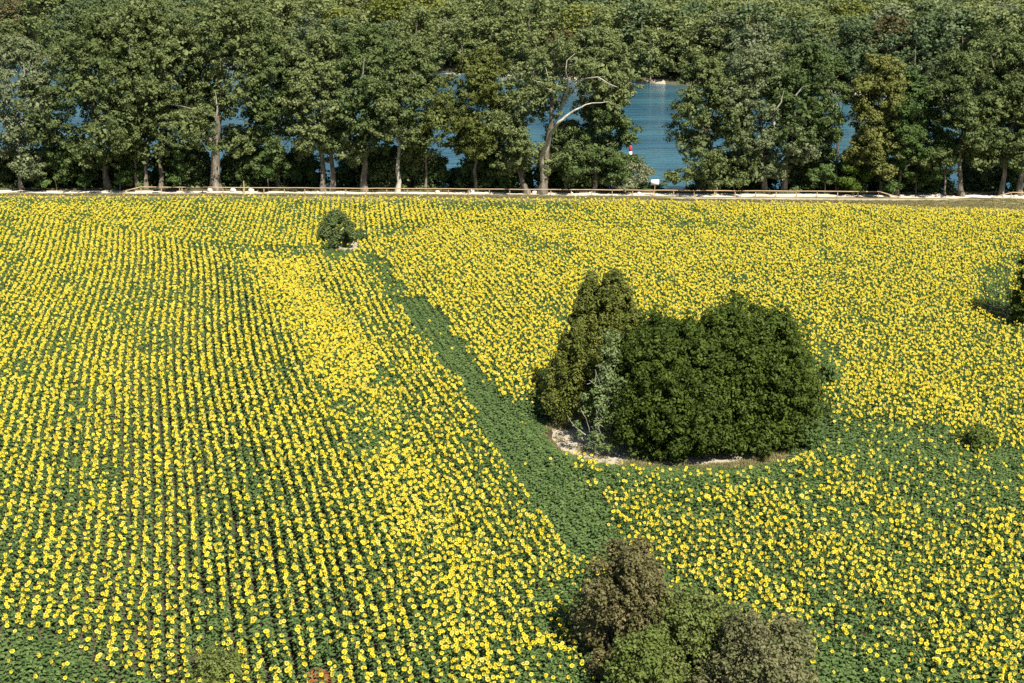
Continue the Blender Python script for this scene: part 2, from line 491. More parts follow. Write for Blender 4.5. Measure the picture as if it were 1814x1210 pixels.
# ------------------------------------------------------------------ trees
def fork_tree(name, label, group, base, H, cx, rx, zb, mat, bark, tr, seed, nclump=150, per=130, leaf=0.36,
              clump=(0.8, 1.7), ry=None, lean=None, bare=(), ztop_skew=0.8, cat='tree', stems=1, hole=0.0, limbs=True):
    """broad-leaved tree: trunk, limbs that reach the clumps, crown of leaf clumps. cx: crown centre offset in x"""
    rs = np.random.RandomState(seed)
    root = tag(obj(name, None, None, base), label, cat, group)
    ry = ry or rx * 0.9
    # big boughs fill an uneven egg between zb and H; leaf clumps sit over each bough
    C, Rr, B, Br = [], [], [], []
    ph = rs.rand(8) * 6.28
    nb = max(6, int(nclump / 11))
    tries = 0
    while len(B) < nb and tries < nb * 60:
        tries += 1
        t = (len(B) + rs.rand()) / nb
        a = rs.rand() * 6.283
        prof = (math.sin(math.pi * min(0.985, 0.16 + 0.84 * t ** ztop_skew)) ** 0.55)
        lob = 1 + 0.22 * math.sin(2 * a + ph[0] + 4 * t) + 0.18 * math.sin(3 * a + ph[1] - 7 * t) + 0.12 * math.sin(9 * t + ph[2] + a)
        rad = prof * lob * (0.15 + 0.72 * rs.rand() ** 0.5)
        c = np.array([cx * (0.35 + 0.65 * t) + rx * rad * math.cos(a), ry * rad * math.sin(a), zb + (H - zb) * (t * 0.93)])
        if hole and vnoise(np.array([c[0] / 3.2 + seed]), np.array([c[2] / 3.2 + seed * 3]), 9)[0] < hole:
            continue
        B.append(c)
        Br.append(rx * rs.uniform(0.26, 0.46) * (0.7 + 0.4 * prof))
    for c, b_r in zip(B, Br):
        m_ = max(4, int(nclump / nb * rs.uniform(0.7, 1.3)))
        d = rs.normal(size=(m_, 3))
        d[:, 2] = d[:, 2] * 0.8 + 0.25
        d /= np.linalg.norm(d, axis=1)[:, None]
        q = c + d * (b_r * (0.5 + 0.6 * rs.rand(m_)))[:, None] * np.array([1, 1, 0.8])
        q[:, 2] = np.clip(q[:, 2], zb * 0.8, H - 0.3)
        C += list(q)
        Rr += list(rs.uniform(*clump, m_) * 0.72)
    C, Rr = np.array(C), np.array(Rr)
    mb = MB()
    foliage(mb, C, Rr, int(per * 0.58), leaf * 1.08, rs, shell=0.3, flat=0.7, out_w=0.95, up=0.5)
    foliage(mb, np.array(B), np.array(Br) * 0.75, 60, leaf * 2.2, rs, shell=0.1)
    tag(obj('crown', mb.mesh('crown', [mat]), root), kind='stuff')
    # trunk
    mb = MB()
    zt = zb + (H - zb) * 0.62
    topx = cx * 0.7 if lean is None else lean
    tips = []
    for k in range(stems):
        ox = (k - (stems - 1) / 2) * tr * 2.0
        P = wander((ox, 0, -0.4), (topx + ox * 3.0, rs.normal() * 0.4, zt * (1 - 0.1 * k)), rs, 10, 0.035)
        f = np.linspace(0, 1, 10)
        rad = 0.85 * tr * (1 - 0.8 * f) * (1 + 0.5 * np.exp(-f * 26))
        tube(mb, P, rad / math.sqrt(stems), 9)
        tips.append(P)
    trunk = obj('trunk', mb.mesh('trunk', [bark], True), root)
    if limbs:
        order = rs.permutation(len(B))[:14]
        mb = MB()
        for i in order:
            P = tips[rs.randint(len(tips))]
            c = B[i]
            j = np.argmin(np.abs(P[:, 2] - (c[2] * 0.72 - 0.6)))
            j = int(np.clip(j, 3, 9))
            Q = wander(P[j], c, rs, 6, 0.07)
            Q[1:-1, 2] += np.linspace(0.2, 0.5, 4) * rs.rand()
            tube(mb, Q, np.linspace(tr * 0.26, 0.025, 6), 5, cap=False)
        obj('limb', mb.mesh('limb', [bark], True), root)
        tag(root.children[-1], kind='stuff')
    for path, r0, bm in bare:                         # limbs one can pick out in the photo
        mb = MB()
        Q = np.concatenate([wander(path[i], path[i + 1], rs, 4, 0.05)[(0 if i == 0 else 1):] for i in range(len(path) - 1)])
        tube(mb, Q, np.linspace(r0, 0.04, len(Q)), 6)
        obj('branch', mb.mesh('branch', [bm], True), root)
    return root

def poplar(label, xb, yb, w, ytop, cx, hw, ybot, mat='poplar', bark='bark', seed=0, name='poplar_tree', **kw):
    b = gp(xb, yb)
    b[2] = float(ground_z(b[0], b[1]))
    H = at_depth(cx, ytop, b[1])[2] - b[2]
    zb = max(0.6, at_depth(cx, ybot + (24 if (xb < 800 and ybot < 280) else 4), b[1])[2] - b[2])
    hw *= 1.12
    kw['nclump'] = int(kw['nclump'] * (3.1 if hw > 45 else 2.0))
    m = mpp(b[1], (H + zb) / 2)
    cxm = at_depth(cx, (ytop + ybot) / 2, b[1])[0] - b[0]
    lean = kw.pop('lean_px', None)
    if lean is not None:
        kw['lean'] = lean * m
    bare = []
    for pts, r0, bm in kw.pop('bare_px', ()):
        q = [at_depth(x, y, b[1]) - b for x, y in pts]
        for i, p in enumerate(q):
            p[1] -= min(hw * m * 0.92, 3.0 * i + 0.3) if 'ry' in kw else hw * m * (0.55 + 0.08 * i)
        bare.append((q, r0, M[bm]))
    return fork_tree(name, label, kw.pop('group', 'poplars in a row along the river bank'), b, H, cxm, hw * m, zb, M[mat], M[bark], max(0.09, w * m * 0.5), seed, bare=bare, **kw)

W_ = 'bark_white'
poplar('tall poplar with pale thin trunk standing clear of the fence end', 37, 336, 9, 58, 42, 74, 300, mat='white_poplar', seed=11, nclump=140,
       bare_px=[([(30, 180), (28, 150), (36, 120)], 0.16, W_), ([(60, 130), (62, 112)], 0.14, W_)])
poplar('tall wide poplar with thick grey trunk beside the low end of the fence', 192, 335, 14, 12, 160, 108, 262, seed=12, nclump=230)
poplar('very tall poplar with twin grey trunks rising behind the fence end', 253, 335, 13, -12, 250, 100, 235, seed=13, nclump=230, stems=2, bare_px=[([(248, 90), (250, 76)], 0.18, W_)])
poplar('poplar with thin leaning grey trunk close beside the twin-trunked poplar', 283, 334, 9, 30, 318, 75, 200, seed=14, nclump=130, lean_px=30)
poplar('tallest poplar, thick flared trunk and a white scar high on the stem', 383, 336, 22, -14, 400, 112, 236, seed=15, nclump=260, lean_px=18,
       bare_px=[([(398, 205), (403, 182), (401, 152)], 0.22, W_)])
poplar('dark poplar set back in the gap between the tallest poplar and the forked one', 492, 334, 9, 62, 492, 66, 262, seed=40, nclump=120, mat='poplar_dark', bark='bark_dark')
poplar('poplar forking low into two dark stems above blue water', 580, 339, 17, 48, 565, 80, 250, seed=16, nclump=165, stems=2)
poplar('dark-trunked poplar between the forked poplar and the pale leaning trunk', 645, 339, 15, 42, 650, 82, 235, mat='poplar_dark', seed=17, nclump=170)
poplar('poplar with slim pale trunk leaning slightly over the fence', 703, 341, 10, 58, 730, 68, 240, seed=18, nclump=130, lean_px=14, bare_px=[([(646, 135), (649, 118), (652, 100)], 0.16, W_)], bark='bark_white')
poplar('young slender poplar with thin stem right of the pale leaning trunk', 752, 338, 6, 120, 765, 45, 262, seed=19, nclump=60, leaf=0.32)
poplar('mid-height poplar with blue water showing round its crown', 842, 338, 8, 84, 852, 72, 268, mat='warm', seed=20, nclump=130, hole=0.22)
poplar('low leafy poplar with short pale trunk leaning away from the broad bare-limbed tree', 934, 343, 14, 195, 888, 58, 290, seed=21, nclump=100, lean_px=-30)
poplar('broad tree with thick pale trunk and long bare white limbs', 960, 343, 19, 52, 1052, 96, 190, seed=22, nclump=200, hole=0.34, ry=4.6, lean_px=20, limbs=False, bark='bark', name='broad_tree',
       bare_px=[([(962, 325), (958, 270), (975, 225), (986, 205), (1005, 190), (1032, 175), (1070, 170)], 0.42, 'bark_white'),
                ([(986, 205), (1010, 160), (1030, 135), (1052, 128), (1072, 140), (1085, 145)], 0.17, 'bark_white'),
                ([(990, 200), (1000, 165), (1003, 140), (998, 118), (1000, 100), (1014, 88)], 0.17, 'bark_white'),
                ([(990, 183), (975, 160), (966, 150), (968, 128), (964, 112)], 0.15, 'bark_white'),
                ([(1032, 175), (1022, 160), (1016, 155)], 0.16, 'bark_white'), ([(1032, 180), (1034, 165), (1040, 155)], 0.16, 'bark_white'),
                ([(1050, 172), (1066, 155), (1080, 145), (1086, 130)], 0.13, 'bark_white'), ([(1066, 155), (1070, 142), (1068, 130)], 0.1, 'bark_white'),
                ([(1000, 140), (1015, 120), (1018, 105)], 0.1, 'bark_white'), ([(1003, 150), (1020, 140), (1045, 130), (1064, 128)], 0.1, 'bark_white'),
                ([(966, 150), (950, 142), (942, 135)], 0.09, 'bark_white'), ([(1040, 155), (1050, 140), (1056, 118)], 0.1, 'bark_white'),
                ([(1000, 118), (1012, 112), (1024, 98)], 0.08, 'bark_white'), ([(975, 165), (984, 150), (982, 140)], 0.09, 'bark_white')])
poplar('leafy middle crown with short trunk right of the broad bare-limbed tree', 1003, 340, 6, 215, 1005, 46, 290, seed=23, nclump=95, mat='poplar_dark')
poplar('bushy tree with thin trunk next to the river gap', 1052, 341, 11, 165, 1066, 50, 318, seed=24, nclump=150, mat='poplar_dark')
poplar('low drooping willow reaching out over the water beside the white sign', 1108, 341, 6, 286, 1126, 30, 335, mat='silver', seed=25, nclump=50, name='willow_tree', cat='tree', leaf=0.3, hole=0.25)
poplar('poplar at the edge of the river gap, leafy down to the path', 1268, 342, 9, 90, 1246, 66, 325, seed=26, nclump=170)
poplar('poplar with thin white stem and white scars between two bushy crowns', 1354, 340, 12, 80, 1340, 72, 300, mat='white_poplar', seed=27, nclump=160, hole=0.2,
       bare_px=[([(1362, 215), (1360, 195), (1372, 175), (1375, 155)], 0.26, W_), ([(1398, 200), (1399, 185)], 0.22, W_), ([(1400, 165), (1410, 150), (1414, 147)], 0.15, W_)])
poplar('poplar with dark flared trunk beside the white-stemmed poplar', 1387, 340, 12, 74, 1425, 72, 265, seed=28, nclump=150, mat='poplar_dark', hole=0.2)
poplar('slender dark tree between the flared dark trunk and the creeper-hung tree', 1482, 341, 6, 112, 1480, 36, 290, seed=41, nclump=60, mat='poplar_dark', bark='bark_dark', hole=0.25)
poplar('slim bright yellow-green tree hung with creeper', 1512, 343, 6, 238, 1512, 30, 335, mat='fresh', seed=29, nclump=55, name='creeper_tree', leaf=0.3)
poplar('brown-tinged leafy tree standing right of the bright creeper-hung tree', 1560, 344, 8, 92, 1545, 64, 300, mat='warm', seed=30, nclump=150, name='leafy_tree')
poplar('dense leafy tree at the drop in the fence rail', 1588, 346, 8, 118, 1610, 50, 325, mat='sapling', seed=31, nclump=110, name='leafy_tree')
poplar('thin young tree with narrow crown between the two fences', 1675, 347, 5, 170, 1655, 36, 310, mat='sapling', seed=32, nclump=55)
poplar('poplar with straight pale trunk in the gap between the two fences', 1705, 348, 11, 86, 1695, 74, 290, seed=33, nclump=160, hole=0.25)
poplar('poplar with leaning pale trunk behind the short fence', 1773, 346.5, 11, 58, 1765, 76, 285, seed=34, nclump=170, hole=0.15, bare_px=[([(1742, 115), (1735, 95), (1752, 85)], 0.16, 'bark'), ([(1655, 170), (1668, 172), (1682, 160)], 0.14, 'bark')])
poplar('poplar at the very end of the row behind the short fence', 1806, 346.5, 12, 46, 1830, 72, 285, mat='poplar_dark', seed=35, nclump=160)

# undergrowth on the bank behind the trunks
def shrub_mesh(seed, mat, bark, rx, ry, h, nclump, per, leaf, clump, name, flat=0.85, base_gap=0.0, spire=0, twigs=5):
    rs = np.random.RandomState(seed)
    C, Rr = [], []
    ph = rs.rand(4) * 6.28
    for _ in range(nclump):
        a = rs.rand() * 6.283
        u = rs.rand() ** 0.85
        el = u * 1.5
        q = 0.55 + 0.45 * rs.rand() ** 0.4
        lob = 1 + 0.13 * math.sin(2 * a + ph[0]) + 0.12 * math.sin(3 * a + ph[1] + 4 * u) + 0.08 * math.sin(5 * a + ph[2])
        C.append((rx * q * lob * math.cos(el) ** 0.75 * math.cos(a), ry * q * lob * math.cos(el) ** 0.75 * math.sin(a), base_gap + (h - base_gap) * math.sin(el) * (0.35 + 0.65 * q) * (1 + 0.1 * math.sin(3 * a + ph[3]))))
        Rr.append(rs.uniform(*clump))
    C, Rr = np.array(C), np.array(Rr)
    C[:, 2] = np.maximum(C[:, 2] - Rr * flat * 0.4, Rr * 0.55)
    mb = MB()
    foliage(mb, C, Rr, per, leaf * 1.15, rs, shell=0.4, flat=flat, out_w=0.95, up=0.5)
    K = C[::2] * np.array([0.75, 0.75, 0.8])
    foliage(mb, K, Rr[::2], 24, leaf * 1.8, rs, shell=0.1)
    tw = MB()
    if mat.startswith('scrub'):
        T = C[rs.rand(len(C)) < 0.5]
        for c in T:
            e_ = c + np.array([rs.normal() * 0.35, rs.normal() * 0.35, rs.uniform(0.3, 1.1)])
            tube(tw, [c * 0.8, c, e_], [0.022, 0.016, 0.006], 3, cap=False)
            foliage(mb, np.array([(c + e_) / 2, e_]), np.array([0.16, 0.12]), 8, leaf, rs, shell=0.1)
    cm = mb.mesh(name + '_crown', [M[mat]])
    mb = tw
    for k in range(twigs):
        a = rs.rand() * 6.28
        tube(mb, wander((0.1 * math.cos(a), 0.1 * math.sin(a), -0.15), (rx * 0.6 * math.cos(a), ry * 0.6 * math.sin(a), h * rs.uniform(0.55, 0.85)), rs, 6, 0.08), np.linspace(0.05 + 0.012 * h, 0.015, 6), 5)
    return cm, mb.mesh(name + '_stem', [M[bark]], True)

def shrub(name, label, base, cm, sm, cat='shrub', group=None, rz=0, sc=1.0):
    r = tag(obj(name, None, None, base), label, cat, group)
    r.rotation_euler.z = rz
    r.scale = (sc, sc, sc) if np.isscalar(sc) else sc
    tag(obj('crown', cm, r), kind='stuff')
    obj('stem', sm, r)
    return r

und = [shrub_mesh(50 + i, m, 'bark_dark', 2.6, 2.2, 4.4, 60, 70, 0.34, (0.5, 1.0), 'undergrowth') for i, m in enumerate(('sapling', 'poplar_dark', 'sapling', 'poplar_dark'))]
rs = np.random.RandomState(77)
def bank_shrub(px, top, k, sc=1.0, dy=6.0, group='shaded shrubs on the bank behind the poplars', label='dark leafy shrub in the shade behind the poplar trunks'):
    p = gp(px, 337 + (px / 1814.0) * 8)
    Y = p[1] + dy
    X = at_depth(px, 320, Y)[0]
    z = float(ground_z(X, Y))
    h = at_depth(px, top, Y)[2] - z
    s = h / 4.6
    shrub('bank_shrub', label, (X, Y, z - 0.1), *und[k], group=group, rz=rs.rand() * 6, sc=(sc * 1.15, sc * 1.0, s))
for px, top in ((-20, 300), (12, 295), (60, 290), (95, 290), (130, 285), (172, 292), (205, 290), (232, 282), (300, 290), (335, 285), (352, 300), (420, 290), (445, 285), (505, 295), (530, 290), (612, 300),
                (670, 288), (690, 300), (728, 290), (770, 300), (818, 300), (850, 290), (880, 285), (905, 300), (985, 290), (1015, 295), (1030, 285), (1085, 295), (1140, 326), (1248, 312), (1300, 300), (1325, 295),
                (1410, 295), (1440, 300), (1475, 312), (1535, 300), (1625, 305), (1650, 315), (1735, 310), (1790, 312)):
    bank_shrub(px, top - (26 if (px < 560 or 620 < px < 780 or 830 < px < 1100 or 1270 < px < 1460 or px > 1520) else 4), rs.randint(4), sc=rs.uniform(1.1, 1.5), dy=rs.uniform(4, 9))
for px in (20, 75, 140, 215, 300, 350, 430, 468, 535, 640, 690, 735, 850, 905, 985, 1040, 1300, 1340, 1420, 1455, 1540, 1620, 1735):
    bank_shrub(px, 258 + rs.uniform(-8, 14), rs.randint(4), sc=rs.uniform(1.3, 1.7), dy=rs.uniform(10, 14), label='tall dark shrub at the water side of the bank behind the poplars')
# leafy saplings in front of the trunks, lit by the sun
for px, top, hw, lab in ((100, 245, 42, 'bright green sapling beside the pale trunk, lowest crown of the clump'), (150, 238, 36, 'bright green sapling in the middle of the clump left of the fence'),
                         (212, 270, 26, 'small green sapling next to the thick grey trunk by the fence end'), (318, 262, 22, 'small green sapling behind the fence near the leaning grey trunk'),
                         (476, 268, 28, 'small leafy sapling on a thin stem between the tallest poplar and the forked one'), (1300, 302, 26, 'leafy shrub between the river gap and the white-stemmed poplar'),
                         (1460, 292, 30, 'spreading green shrub left of the bright creeper-hung tree'), (1622, 285, 26, 'pale green shrub at the fence opening')):
    poplar(lab, px, 337 + px / 1814 * 8, 3, top, px, hw, 318, mat='sapling', seed=px, nclump=34, leaf=0.3, clump=(0.5, 1.0), name='sapling', cat='sapling', group='saplings among the poplar trunks', limbs=False)

# ------------------------------------------------------------------ wood beyond the river
far_kinds = []
FK = [('wood1', 'rounded mid-green tree in the wood across the river'), ('wood2', 'dark green tree in the wood across the river'), ('wood1', 'rounded mid-green tree in the wood across the river'),
      ('wood3', 'yellow-green tree in the wood across the river'), ('silver', 'silvery grey-green tree in the wood across the river'), ('wood4', 'brown-tinged tree in the wood across the river'), ('wood2', 'dark green tree in the wood across the river')]
for i, (mk, lab) in enumerate(FK):
    rs = np.random.RandomState(200 + i)
    n = 70
    a = rs.rand(n) * 6.283
    t = rs.rand(n)
    prof = np.sin(math.pi * np.clip(0.16 + 0.8 * t, 0, 1)) ** 0.5
    q = 0.35 + 0.65 * np.sqrt(rs.rand(n))
    lob = 1 + 0.16 * np.sin(2 * a + i) + 0.14 * np.sin(3 * a + 2 * i + 5 * t)
    C = np.stack([6.2 * prof * q * lob * np.cos(a), 6.2 * prof * q * lob * np.sin(a), 3.5 + 15.5 * t], 1)
    mb = MB()
    foliage(mb, C, rs.uniform(1.0, 2.1, n), 44, 0.8, rs, shell=0.35, flat=0.8)
    cm = mb.mesh('far_crown', [M[mk]])
    mb = MB()
    tube(mb, wander((0, 0, -0.5), (rs.normal() * 0.6, 0, 15), rs, 7, 0.04), np.linspace(0.4, 0.08, 7), 6)
    bk = 'bark_white' if mk == 'silver' else 'bark'
    tm = mb.mesh('far_trunk', [M[bk]], True)
    far_kinds.append((cm, tm, lab))
rs = np.random.RandomState(5)
ft = []
k = 0
for row in range(60):
    X = -330.0
    while X < 330:
        X += rs.uniform(7.5, 13.0)
        Y = float(y_shore(np.array(X))) + 4 + row * 10.0 + rs.uniform(-4.0, 4.0)
        px, py = proj(X, Y, 10.0)
        if px < -90 or px > 1905 or Y > 900:
            continue
        nz = vnoise(np.array([X / 26.0]), np.array([Y / 26.0]), 31)[0]
        kind = rs.choice(7, p=[0.27, 0.22, 0.2, 0.09, 0.07, 0.05, 0.1])
        if rs.rand() < 0.5:
            kind = 1 if nz < 0.4 else (0 if nz < 0.65 else 2)
        s = rs.uniform(0.75, 1.3) * (0.9 + 0.35 * nz)
        if row == 0:
            s *= rs.uniform(0.6, 0.9)
        ft.append((row, X, Y, kind, s, rs.rand() * 6.28))
ft.sort(key=lambda q: q[2] - float(y_shore(np.array(q[1]))))
vis = [q for q in ft if -20 < proj(q[1], q[2], 14.0)[0] < 1834]
near_ids = set(id(q) for q in vis[:300])
dist_pts, dist_rot, dist_scl, dist_idx = [], [], [], []
for q in ft:
    row, X, Y, kind, s, rz = q
    z = float(ground_z(X, Y))
    if id(q) in near_ids:
        cm, tm, lab = far_kinds[kind]
        lab = ('large ' if s > 1.22 else 'small ' if s < 0.88 else '') + lab.replace('in the wood', 'at the shore of the wood' if row == 0 else 'in the wood')
        r = tag(obj('far_tree', None, None, (X, Y, z)), lab, 'tree', 'trees of the wood across the river')
        r.rotation_euler.z = rz
        r.scale = (s * 1.25, s * 1.25, s)
        tag(obj('crown', cm, r), kind='stuff')
        obj('trunk', tm, r)
    else:
        dist_pts.append((X, Y, z))
        dist_rot.append((0, 0, rz))
        dist_scl.append((s * 1.25, s * 1.25, s))
        dist_idx.append(kind)

def scatter(name, pts, rot, scl, idx, protos, label, cat=None):
    """ONE object of kind stuff: prototypes set out on points by geometry nodes"""
    c = bpy.data.collections.new(name + '_kinds')
    for i, me in enumerate(protos):
        c.objects.link(bpy.data.objects.new('%s_kind_%02d' % (name, i), me))
    me = bpy.data.meshes.new(name)
    P = np.asarray(pts, np.float32)
    me.vertices.add(len(P))
    me.vertices.foreach_set('co', P.ravel())
    for nm, tp, dat in (('rot', 'FLOAT_VECTOR', np.asarray(rot, np.float32)), ('scl', 'FLOAT_VECTOR', np.asarray(scl, np.float32))):
        a = me.attributes.new(nm, tp, 'POINT')
        a.data.foreach_set('vector', dat.ravel())
    a = me.attributes.new('idx', 'INT', 'POINT')
    a.data.foreach_set('value', np.asarray(idx, np.int32))
    o = obj(name, me)
    ng = bpy.data.node_groups.new(name, 'GeometryNodeTree')
    ng.interface.new_socket('Geometry', in_out='INPUT', socket_type='NodeSocketGeometry')
    ng.interface.new_socket('Geometry', in_out='OUTPUT', socket_type='NodeSocketGeometry')
    gi, go = ng.nodes.new('NodeGroupInput'), ng.nodes.new('NodeGroupOutput')
    ip = ng.nodes.new('GeometryNodeInstanceOnPoints')
    ci = ng.nodes.new('GeometryNodeCollectionInfo')
    ci.inputs[0].default_value = c
    ci.inputs['Separate Children'].default_value = True
    ci.inputs['Reset Children'].default_value = True
    def na(nm, dt):
        n = ng.nodes.new('GeometryNodeInputNamedAttribute')
        n.data_type = dt
        n.inputs[0].default_value = nm
        return [s for s in n.outputs if s.enabled][0]
    L = ng.links.new
    L(gi.outputs[0], ip.inputs['Points'])
    L(ci.outputs[0], ip.inputs['Instance'])
    ip.inputs['Pick Instance'].default_value = True
    L(na('idx', 'INT'), ip.inputs['Instance Index'])
    L(na('rot', 'FLOAT_VECTOR'), ip.inputs['Rotation'])
    L(na('scl', 'FLOAT_VECTOR'), ip.inputs['Scale'])
    L(ip.outputs[0], go.inputs[0])
    md = o.modifiers.new('scatter', 'NODES')
    md.node_group = ng
    return tag(o, label, cat, None, 'stuff')

if dist_pts:
    scatter('distant_wood', dist_pts, dist_rot, dist_scl, dist_idx, [k[0] for k in far_kinds], 'deep wood stretching away behind the river trees', 'wood')

# ------------------------------------------------------------------ fence, stones, sign, buoy
def fence(label, pts, nrail_px, name='wooden_fence', first_slope=True, last_slope=True):
    """pts: fence foot line in the photo (two points); posts every nrail_px"""
    (x0, y0), (x1, y1) = pts
    n = int(round(abs(x1 - x0) / nrail_px))
    foot = [gp(x0 + (x1 - x0) * i / n, y0 + (y1 - y0) * i / n) for i in range(n + 1)]
    rsn = np.random.RandomState(int(x0))
    root = tag(obj(name, None, None, foot[0]), label, 'fence')
    H = 1.02
    tops = []
    for i, p in enumerate(foot):
        q = p - foot[0]
        low = (first_slope and i == 0) or (last_slope and i == n)
        h = 0.12 if low else H + rsn.normal() * 0.02
        tops.append(q + np.array([0, 0, h]))
        mb = MB()
        tube(mb, [q + (0, 0, -0.3), q + (0, 0, h - 0.02)], [0.085, 0.08], 7)
        obj('post', mb.mesh('post', [M['fence']]), root)
    for i in range(n):
        a, b = tops[i], tops[i + 1]
        d = (b - a) / np.linalg.norm(b - a)
        mb = MB()
        off = np.array([0, -0.11, 0.0])
        P = [a + off + d * 0.02, (a + b) / 2 + off + np.array([0, 0, rsn.normal() * 0.015]), b + off - d * 0.02]
        tube(mb, P, [0.085, 0.08, 0.085], 7)
        obj('rail', mb.mesh('rail', [M['fence']]), root)
    return root
fence('long single-rail wooden fence in front of the poplars', [(214, 341.3), (1592, 350.2)], 36.5)
fence('short single-rail wooden fence beyond the fence opening', [(1756, 351.2), (1860, 352)], 34.0, last_slope=False)
p = gp(432, 342)
mb = MB()
tube(mb, [(0, 0, -0.3), (0, 0, 1.95)], [0.1, 0.09], 8)
tube(mb, [(0, 0, 1.95), (0, 0, 2.02)], [0.11, 0.06], 8)
tag(obj('wooden_stake', mb.mesh('wooden_stake', [M['fence']]), None, (p[0], p[1] + 0.35, 0)), 'tall pale wooden stake standing behind the long fence', 'post')

stone_me = []
for k in range(4):
    rs = np.random.RandomState(400 + k)
    import bmesh
    bm = bmesh.new()
    bmesh.ops.create_icosphere(bm, subdivisions=2, radius=1.0)
    d = rs.normal(size=(7, 3))
    d /= np.linalg.norm(d, axis=1)[:, None]
    for v in bm.verts:
        c = np.array(v.co)
        for q in d:                      # flatten facets
            s = c @ q - 0.78
            if s > 0:
                c = c - q * s * 0.85
        v.co = c * (1 + 0.03 * rs.normal())
    me = bpy.data.meshes.new('boulder')
    bm.to_mesh(me)
    bm.free()
    me.materials.append(M['stone'])
    stone_me.append(me)
rs = np.random.RandomState(9)
for x, y, w in ((413, 339.6, 13), (445, 339.3, 11), (372, 339.5, 12), (563, 341.5, 6), (775, 341.8, 9), (835, 342.3, 13), (947, 343.0, 10), (1013, 343.4, 6), (1045, 343.6, 7), (1132, 344.4, 9), (1200, 345.2, 6), (1662, 349.0, 11), (1779, 349.2, 8), (1799, 349.3, 8)):
    p = gp(x, y)
    m = mpp(p[1])
    o = obj('boulder', stone_me[rs.randint(4)], None, (p[0], p[1], w * m * 0.2))
    o.scale = (w * m * 0.52, w * m * 0.42, w * m * 0.36)
    o.rotation_euler.z = rs.rand() * 6
    tag(o, 'pale boulder lying beside the gravel path', 'boulder', 'pale boulders beside the path')

p = gp(1160, 348.4)
m = mpp(p[1])
root = tag(obj('white_sign', None, None, (p[0], p[1] + 0.5, 0)), 'small blank white board on a wooden post in the river gap', 'sign')
mb = MB()
boxm(mb, (0, -0.075, 2.35), (1.35, 0.04, 0.9))
obj('board', mb.mesh('board', [M['white_paint']]), root)
mb = MB()
tube(mb, [(0, 0, -0.3), (0, 0, 2.6)], [0.055, 0.05], 8)
obj('post', mb.mesh('post', [M['fence']]), root)

p = gp(1116.5, 280, WATER_Z)
root = tag(obj('channel_buoy', None, None, (p[0], p[1], WATER_Z)), 'red and white river marker buoy floating beyond the willow', 'buoy')
def lathe(prof, sides=16):
    mb = MB()
    tube(mb, [(0, 0, z) for z, r in prof], [r for z, r in prof], sides)
    return mb
obj('float', lathe([(-0.5, 0.5), (-0.1, 0.55), (0.22, 0.55), (0.3, 0.42)]).mesh('float', [M['red_paint']], True), root)
obj('white_band', lathe([(0.3, 0.4), (0.32, 0.42), (1.45, 0.36), (1.47, 0.33)]).mesh('band', [M['white_paint']], True), root)
obj('red_band', lathe([(1.47, 0.33), (1.49, 0.36), (2.7, 0.28), (2.78, 0.2)]).mesh('band', [M['red_paint']], True), root)
obj('topmark', lathe([(2.78, 0.05), (2.95, 0.05), (2.97, 0.24), (3.35, 0.22), (3.42, 0.05)]).mesh('topmark', [M['steel']], True), root)

# ------------------------------------------------------------------ clump of bushes in the clearing
def dome(rx, ry, h, mat, seed, nclump, per, leaf, clump, pw=0.72, gap=0.45, also=None):
    """dense bush: clumps over an uneven dome, a second layer inside"""
    rs = np.random.RandomState(seed)
    a = rs.rand(nclump) * 6.283
    u = rs.rand(nclump)
    el = np.arcsin(np.clip(u ** 0.95, 0, 1))
    ph = rs.rand(6) * 6.28
    inner = rs.rand(nclump) < 0.28
    q = np.where(inner, rs.uniform(0.5, 0.8, nclump), rs.uniform(0.86, 1.02, nclump))
    lob = 1 + 0.05 * np.sin(2 * a + ph[0]) + 0.04 * np.sin(4 * a + ph[1] + 5 * u) + 0.04 * np.sin(7 * a + ph[2] - 6 * u) + 0.03 * np.sin(11 * u + ph[3])
    c = np.cos(el) ** pw * (1 - 0.2 * np.exp(-u * 8))
    core = MB()
    C = np.stack([rx * q * lob * c * np.cos(a), ry * q * lob * c * np.sin(a), gap + (h - gap) * u * np.where(inner, 0.88, 1) * (0.97 + 0.05 * np.sin(3 * a + ph[4]))], 1)
    mb = MB()
    foliage(mb, C, rs.uniform(*clump, nclump), per, leaf, rs, shell=0.45, flat=0.8, out_w=1.0, up=0.5)
    K = C[::2] * np.array([0.8, 0.8, 0.86])
    foliage(mb, K, rs.uniform(0.7, 1.1, len(K)), 26, 0.5, rs, shell=0.1)
    out = C[(rs.rand(nclump) < 0.3) & ~inner]        # shoots that break the outline
    T = out * (1 + 0.5 / np.linalg.norm(out, axis=1))[:, None] + np.array([0, 0, 0.35])
    foliage(mb, T, rs.uniform(0.15, 0.38, len(T)), 22, leaf * 0.9, rs, shell=0.1, flat=1.3)
    if also is not None:
        ox, oy, o_me = also
        v = np.empty(len(o_me.vertices) * 3)
        o_me.vertices.foreach_get('co', v)
        f = np.empty(len(o_me.loops), int)
        o_me.loops.foreach_get('vertex_index', f)
        l_ = np.empty(len(o_me.polygons))
        o_me.attributes['lv'].data.foreach_get('value', l_)
        mb.add(v.reshape(-1, 3) + np.array([ox, oy, 0]), f.reshape(-1, 4), 0, l_)
    return mb.mesh('bush_crown', [M[mat]])

def stems(seed, rx, h, n, bark, r0=0.12):
    rs = np.random.RandomState(seed)
    mb = MB()
    for k in range(n):
        a = rs.rand() * 6.28
        tube(mb, wander((0.3 * math.cos(a), 0.3 * math.sin(a), -0.2), (rx * 0.55 * math.cos(a), rx * 0.55 * math.sin(a), h * 0.75), rs, 7, 0.07), np.linspace(r0, 0.03, 7), 6)
    return mb.mesh('stems', [M[bark]], True)

